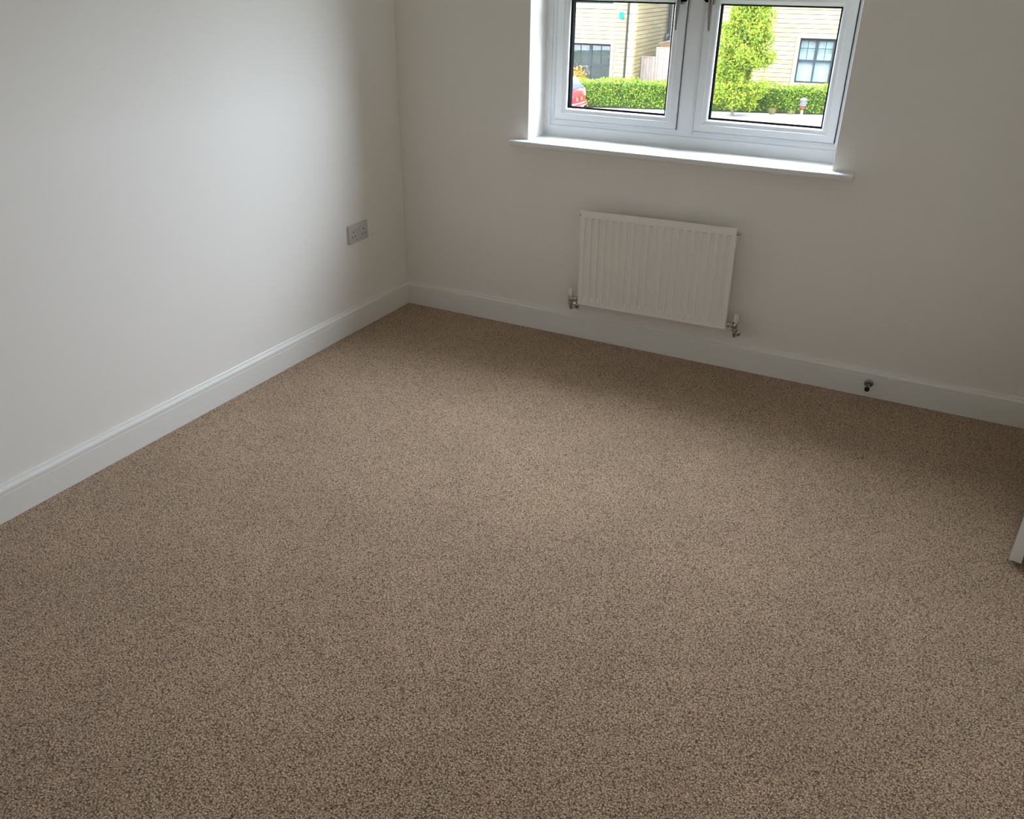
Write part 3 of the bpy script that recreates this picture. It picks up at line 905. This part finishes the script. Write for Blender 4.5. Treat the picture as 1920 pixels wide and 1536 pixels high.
# ------------------------------------------------------------------ fence between the houses
O, E, N = frame_axes((-10.7, 34.2), 4)
def fence(label, s0, s1, z0, ztop):
    c = O + E * ((s0 + s1) / 2)
    f = empty('board_fence', (c.x, c.y, z0))
    tag(f, label, 'fence')
    bw_ = 0.125
    n = max(1, round((s1 - s0) / bw_))
    bw_ = (s1 - s0) / n
    for k in range(n):
        a = s0 + k * bw_
        obox(MB(), O, E, N, a + 0.004, a + bw_ - 0.004, 0.0 + 0.006 * (k % 2), 0.022 + 0.006 * (k % 2), z0, ztop - 0.03 + rng.uniform(-0.006, 0.006)).build('board', M['fence'] if k % 3 else M['fence_b'], f)
    for zz in (z0 + 0.3, ztop - 0.35):
        obox(MB(), O, E, N, s0, s1, 0.030, 0.075, zz, zz + 0.08).build('rail', M['fence_b'], f)
    obox(MB(), O, E, N, s0 - 0.004, s1 + 0.004, -0.012, 0.05, ztop - 0.03, ztop).build('capping', M['fence'], f)
    for s in (s0 + 0.05, s1 - 0.05):
        obox(MB(), O, E, N, s - 0.045, s + 0.045, 0.076, 0.165, z0, ztop - 0.05).build('post', M['fence_b'], f)
    return f
fence('lower timber board fence joining the corner of the left house', -0.05, 0.585, -3.25, -1.49)
fence('taller timber board fence beside the lower fence panel', 0.59, 2.55, -3.22, -1.10)

# shed behind the taller fence
sh = empty('garden_shed', (-9.5, 36.7, -3.15))
tag(sh, 'tan timber garden shed gable showing above the taller fence', 'shed')
O2, E2, N2 = frame_axes((-10.55, 36.0), 4)
obox(MB(), O2, E2, N2, 0.0, 2.1, 0.0, 1.5, -3.3, -1.08).build('shed_wall', M['shed'], sh)
P = lambda s, n, z: tuple(O2 + E2 * s + N2 * n + Vector((0, 0, z)))
mb = MB()
pa = [P(0.0, 0.0, -1.08), P(2.1, 0.0, -1.08), P(1.05, 0.0, -0.87)]
pb = [P(0.0, 1.5, -1.08), P(2.1, 1.5, -1.08), P(1.05, 1.5, -0.87)]
mb.extrude(pa, pa, pb).build('shed_gable', M['shed'], sh)
mb = MB()
pa = [P(-0.05, -0.02, -1.09), P(1.05, -0.02, -0.87), P(2.15, -0.02, -1.09), P(2.15, -0.02, -1.03), P(1.05, -0.02, -0.81), P(-0.05, -0.02, -1.03)]
pb = [(x + N2.x * 0.03, y + N2.y * 0.03, z) for x, y, z in pa]
mb.extrude(pa, pa, pb).build('barge_board', M['fence'], sh)
mb = MB()
pa = [P(-0.05, 0.012, -1.065), P(1.05, 0.012, -0.845), P(2.15, 0.012, -1.065), P(2.15, 0.012, -1.035), P(1.05, 0.012, -0.815), P(-0.05, 0.012, -1.035)]
pb = [(x + N2.x * 1.55, y + N2.y * 1.55, z) for x, y, z in pa]
mb.extrude(pa, pa, pb).build('shed_roof', M['shedroof'], sh)

# ------------------------------------------------------------------ leaves
def leaves(name, pts, size, mat, parent, rng, up=0.35):
    """each leaf a folded pair of triangles; all joined, nobody could count them"""
    v, f = [], []
    for p in pts:
        n = Vector((rng.gauss(0, 1), rng.gauss(0, 1), rng.gauss(0, 1) + up)).normalized()
        t = n.orthogonal().normalized()
        t = Matrix.Rotation(rng.uniform(0, 6.283), 3, n) @ t
        b = n.cross(t)
        s = size * rng.uniform(0.65, 1.35)
        o = len(v)
        p = Vector(p)
        v += [tuple(p - t * s * 0.5), tuple(p + b * s * 0.30), tuple(p + t * s * 0.5), tuple(p - b * s * 0.30)]
        f.append((o, o + 1, o + 2, o + 3))
    me = bpy.data.meshes.new(name)
    me.from_pydata(v, [], f)
    me.materials.append(mat)
    o = bpy.data.objects.new(name, me)
    COL.objects.link(o)
    place(o, parent)
    o['kind'] = 'stuff'
    return o

# hedge
def hedge(x0, x1, label, n):
    y0, y1 = 30.0, 30.85
    xc = (x0 + x1) / 2
    h = empty('clipped_hedge', (xc, 30.4, zg(xc)))
    tag(h, label, 'hedge')
    pts = []
    def top(x): return -1.80 + 0.031 * x + 0.045 * math.sin(x * 2.3) + 0.03 * math.sin(x * 5.7 + 1)
    for _ in range(n):
        x = rng.uniform(x0, x1)
        r = rng.random()
        zt = top(x) + rng.gauss(0, 0.02)
        zb = zg(x) + 0.05
        if r < 0.60:
            z = zb + (zt - zb) * rng.random() ** 0.9
            y = y0 + abs(rng.gauss(0, 0.08)) - 0.04 + 0.05 * math.sin(x * 3.1 + z * 4)
        elif r < 0.86:
            y = rng.uniform(y0, y1); z = zt - abs(rng.gauss(0, 0.07)) + 0.03
        else:
            y = rng.uniform(y0, y1); z = rng.uniform(zb, zt)
        pts.append((x, y, z))
    leaves('foliage', pts, 0.070, M['hedge'], h, rng, 0.5)
    core = MB()
    v = []
    for (x, y, z) in ((x0 + 0.1, y0 + 0.12, 0), (x1 - 0.1, y0 + 0.12, 0), (x1 - 0.1, y1 - 0.12, 0), (x0 + 0.1, y1 - 0.12, 0)):
        v.append((x, y, zg(x)))
    for (x, y, z) in ((x0 + 0.1, y0 + 0.16, 0), (x1 - 0.1, y0 + 0.16, 0), (x1 - 0.1, y1 - 0.16, 0), (x0 + 0.1, y1 - 0.16, 0)):
        v.append((x, y, -1.80 + 0.031 * x - 0.14))
    core.add(v, [(0, 3, 2, 1), (4, 5, 6, 7), (0, 1, 5, 4), (1, 2, 6, 5), (2, 3, 7, 6), (3, 0, 4, 7)])
    core.build('branches', M['twig'], h)
    return h
hedge(-17.5, 1.6, 'long clipped green hedge along the far pavement', 30000)

# tree in front of the hedge
tr = empty('young_tree', (-5.12, 28.8, zg(-5.12)))
tag(tr, 'young leafy tree with pale trunk in front of the hedge', 'tree')
tz = zg(-5.12)
trunk = [(-5.17, 28.8, tz), (-5.22, 28.8, tz + 0.5), (-5.16, 28.82, tz + 1.1), (-5.08, 28.8, tz + 2.0), (-5.05, 28.8, tz + 3.1), (-5.0, 28.8, tz + 4.2)]
MB().tube(trunk, [0.065, 0.055, 0.05, 0.042, 0.03, 0.01], 10).build('trunk', M['bark'], tr, smooth=True)
clusters = []
for i in range(56):
    f = i / 55
    z = tz + 0.50 + 4.1 * f
    zn = (z - (tz + 0.50)) / 4.1
    rad_ = 0.97 * (math.sin(math.pi * min(1, 0.22 + zn * 0.74)) ** 0.55)
    a = i * 2.399963
    rr = rad_ * (0.45 + 0.5 * rng.random())
    c = Vector((-5.06 + rr * math.cos(a), 28.8 + 0.9 * rr * math.sin(a), z + rng.uniform(-0.1, 0.1)))
    # leave the gap low on the right where the house wall shows
    if c.x > -4.75 and c.x < -4.2 and -1.75 < c.z < -1.2:
        continue
    clusters.append((c, 0.28 + 0.16 * rng.random()))
    start = Vector((-5.08, 28.8, max(tz + 0.4, c.z - 0.5)))
    mid = (start + c) / 2 + Vector((0, 0, 0.06))
    MB().tube([start, mid, c], [0.018, 0.012, 0.005], 5).build('branch', M['bark'], tr)
pts = []
for c, r in clusters:
    for _ in range(int(1500 * r)):
        d = Vector((rng.gauss(0, 1), rng.gauss(0, 1), rng.gauss(0, 1))).normalized() * r * rng.random() ** 0.5
        q = c + d
        if -4.80 < q.x < -4.34 and -1.74 < q.z < -1.26: continue
        if q.x < -5.55 and q.z > 0.2: continue
        pts.append(tuple(q))
leaves('foliage', pts, 0.088, M['treeleaf'], tr, rng, 0.4)

# orange leaved shrub behind the hedge, above the car
os_ = empty('small_shrub', (-12.6, 31.2, zg(-12.6)))
tag(os_, 'orange leaved shrub showing above the hedge by the red car', 'shrub')
pts = [(-12.55 + rng.gauss(0, 0.22), 31.3 + rng.gauss(0, 0.15), -2.14 + rng.gauss(0, 0.14)) for _ in range(500)]
leaves('foliage', pts, 0.08, M['orange'], os_, rng)
for k in range(5):
    a = k * 1.256
    MB().tube([(-12.6, 31.25, zg(-12.6)), (-12.58 + 0.1 * math.cos(a), 31.28 + 0.1 * math.sin(a), -2.7), (-12.55 + 0.22 * math.cos(a), 31.3 + 0.15 * math.sin(a), -2.15)], [0.015, 0.01, 0.004], 5).build('stem', M['bark'], os_)

# straw coloured grass tuft at the foot of the hedge
def tuft(x, y, label, n, h, w):
    t = empty('grass_tuft', (x, y, zg(x)))
    tag(t, label, 'grass', 'straw coloured grass tufts')
    v, f = [], []
    for _ in range(n):
        a = rng.uniform(0, 6.283)
        r = abs(rng.gauss(0, w * 0.5))
        b = Vector((x + 0.4 * r * math.cos(a), y + 0.3 * r * math.sin(a), zg(x)))
        e = Vector((x + 1.3 * r * math.cos(a), y + 0.6 * r * math.sin(a), zg(x) + h * rng.uniform(0.6, 1.1)))
        s = Vector((math.sin(a), -math.cos(a), 0)) * 0.008
        o = len(v)
        v += [tuple(b - s), tuple(b + s), tuple(e)]
        f.append((o, o + 1, o + 2))
    me = bpy.data.meshes.new('blades')
    me.from_pydata(v, [], f)
    me.materials.append(M['straw'])
    o = bpy.data.objects.new('blades', me)
    COL.objects.link(o)
    place(o, t)
    o['kind'] = 'stuff'
tuft(-3.90, 29.62, 'straw coloured grass tuft nearer the tree at the hedge foot', 260, 0.24, 0.20)
tuft(-3.22, 29.66, 'straw coloured grass tuft nearer the grey bollard at the hedge foot', 200, 0.18, 0.14)

# bollard lamp
bl = empty('garden_bollard', (-2.86, 29.72, zg(-2.86)))
tag(bl, 'short post with grey banded head and red band before the hedge', 'bollard')
bz = zg(-2.86) + 0.0
MB().lathe((-2.86, 29.72, bz), (0, 0, 1), [(0, 0.055), (0.02, 0.05), (0.21, 0.042)], 14).build('post', M['bollardpost'], bl, smooth=True)
MB().lathe((-2.86, 29.72, bz + 0.21), (0, 0, 1), [(0, 0.07), (0.01, 0.095), (0.10, 0.10), (0.11, 0.085)], 16).build('red_band', M['bollardred'], bl, smooth=True)
for k in range(3):
    MB().lathe((-2.86, 29.72, bz + 0.32 + k * 0.062), (0, 0, 1), [(0, 0.085), (0.008, 0.118), (0.042, 0.118), (0.061, 0.085)], 18).build('louvre_ring', M['bollardgrey'], bl, smooth=True)
MB().lathe((-2.86, 29.72, bz + 0.506), (0, 0, 1), [(0, 0.135), (0.02, 0.135), (0.06, 0.10), (0.085, 0.03)], 18).build('cap', M['bollardgrey'], bl, smooth=True)

# ------------------------------------------------------------------ red car, rear towards the right
cx0, cyc = -10.78, 27.62
cz = zg(-12.5)
car = empty('parked_car', (-12.6, cyc, cz))
tag(car, 'red hatchback car parked before the hedge, its tail showing', 'car')
side = [(0.10, 0.24), (0.02, 0.36), (0.0, 0.52), (0.03, 0.72), (0.07, 0.90), (0.12, 0.98), (0.30, 1.20), (0.46, 1.37), (0.62, 1.43), (1.20, 1.475), (1.90, 1.45),
        (2.30, 1.30), (2.85, 1.00), (3.30, 0.93), (3.70, 0.82), (3.86, 0.66), (3.90, 0.45), (3.82, 0.26), (3.0, 0.22), (1.0, 0.22)]
HW = 0.86
def half_width(z, u):
    w = HW
    if z > 0.95: w -= (z - 0.95) * 0.46
    if z < 0.4: w -= (0.4 - z) * 0.25
    return w
v, f = [], []
stations = [(-1.0, 0.05), (-0.93, 0.012), (-0.6, 0.0), (0.0, 0.0), (0.6, 0.0), (0.93, 0.012), (1.0, 0.05)]
mu, mz = 1.95, 0.75
for (t, shr) in stations:
    for (u, z) in side:
        bow = 0.10 * t * t * (1 if u < 0.4 else 0) + (-0.18 * t * t if u > 3.2 else 0)
        uu = u + bow
        if shr:
            uu += (mu - uu) * shr * 0.5; zz = z + (mz - z) * shr
        else:
            zz = z
        v.append((cx0 - uu, cyc + t * half_width(z, u), cz + zz))
n = len(side)
for i in range(len(stations) - 1):
    for k in range(n):
        k2 = (k + 1) % n
        f.append((i * n + k, i * n + k2, (i + 1) * n + k2, (i + 1) * n + k))
f.append(tuple(range(n)))
f.append(tuple((len(stations) - 1) * n + k for k in range(n)))
MB().add(v, f).build('car_body', M['red'], car, smooth=True, angle=35)
def car_quad(name, pts, mat, thick):
    """slightly raised panel from four (u, t, z) corners lying on the body"""
    a, b, c, d = [Vector((cx0 - u, cyc + t, cz + z)) for u, t, z in pts]
    nrm = (b - a).cross(d - a).normalized()
    ctr = Vector((cx0 - mu, cyc, cz + mz))
    if nrm.dot((a + b + c + d) / 4 - ctr) < 0: nrm = -nrm
    q = [a, b, c, d]
    mb = MB().add([tuple(p - nrm * thick) for p in q] + [tuple(p + nrm * thick) for p in q],
                  [(0, 3, 2, 1), (4, 5, 6, 7), (0, 1, 5, 4), (1, 2, 6, 5), (2, 3, 7, 6), (3, 0, 4, 7)])
    return mb.build(name, mat, car)
car_quad('rear_window', [(0.17, -0.68, 1.00), (0.17, 0.68, 1.00), (0.50, 0.56, 1.375), (0.50, -0.56, 1.375)], M['carglass'], 0.035)
car_quad('windscreen', [(2.82, -0.70, 1.02), (2.82, 0.70, 1.02), (2.22, 0.58, 1.34), (2.22, -0.58, 1.34)], M['carglass'], 0.03)
for s in (-1, 1):
    car_quad('tail_lamp', [(0.07, s * 0.60, 0.74), (0.15, s * 0.835, 0.74), (0.20, s * 0.82, 0.98), (0.12, s * 0.64, 0.96)], M['lampglass'], 0.03)
    car_quad('side_window', [(0.62, s * 0.80, 1.02), (1.45, s * 0.80, 1.01), (1.40, s * 0.66, 1.36), (0.80, s * 0.67, 1.34)], M['carglass'], 0.03)
    car_quad('side_window', [(1.53, s * 0.80, 1.01), (2.50, s * 0.80, 1.01), (2.05, s * 0.66, 1.32), (1.50, s * 0.66, 1.36)], M['carglass'], 0.03)
car_quad('number_plate', [(0.035, -0.26, 0.60), (0.035, 0.26, 0.60), (0.055, 0.26, 0.72), (0.055, -0.26, 0.72)], M['plate'], 0.012)
bp = MB()
for i in range(2):
    pass
bp.tube([(cx0 - 0.16, cyc - 0.80, cz + 0.47), (cx0 - 0.02, cyc - 0.62, cz + 0.46), (cx0 + 0.02, cyc, cz + 0.46), (cx0 - 0.02, cyc + 0.62, cz + 0.46), (cx0 - 0.16, cyc + 0.80, cz + 0.47)], 0.075, 10)
bp.build('bumper', M['red'], car, smooth=True)
for u in (0.72, 3.12):
    for s in (-1, 1):
        yb = cyc + s * 0.70
        w = MB().lathe((cx0 - u, yb, cz + 0.31), (0, s, 0), [(0, 0.24), (0.02, 0.305), (0.15, 0.31), (0.17, 0.29), (0.175, 0.20)], 22).build('tyre', M['rubber'], car, smooth=True)
        MB().lathe((cx0 - u, yb + s * 0.15, cz + 0.31), (0, s, 0), [(0, 0.20), (0.027, 0.20), (0.022, 0.16), (0.03, 0.05), (0.032, 0.01)], 16).build('wheel_rim', M['chrome'], w, smooth=True)
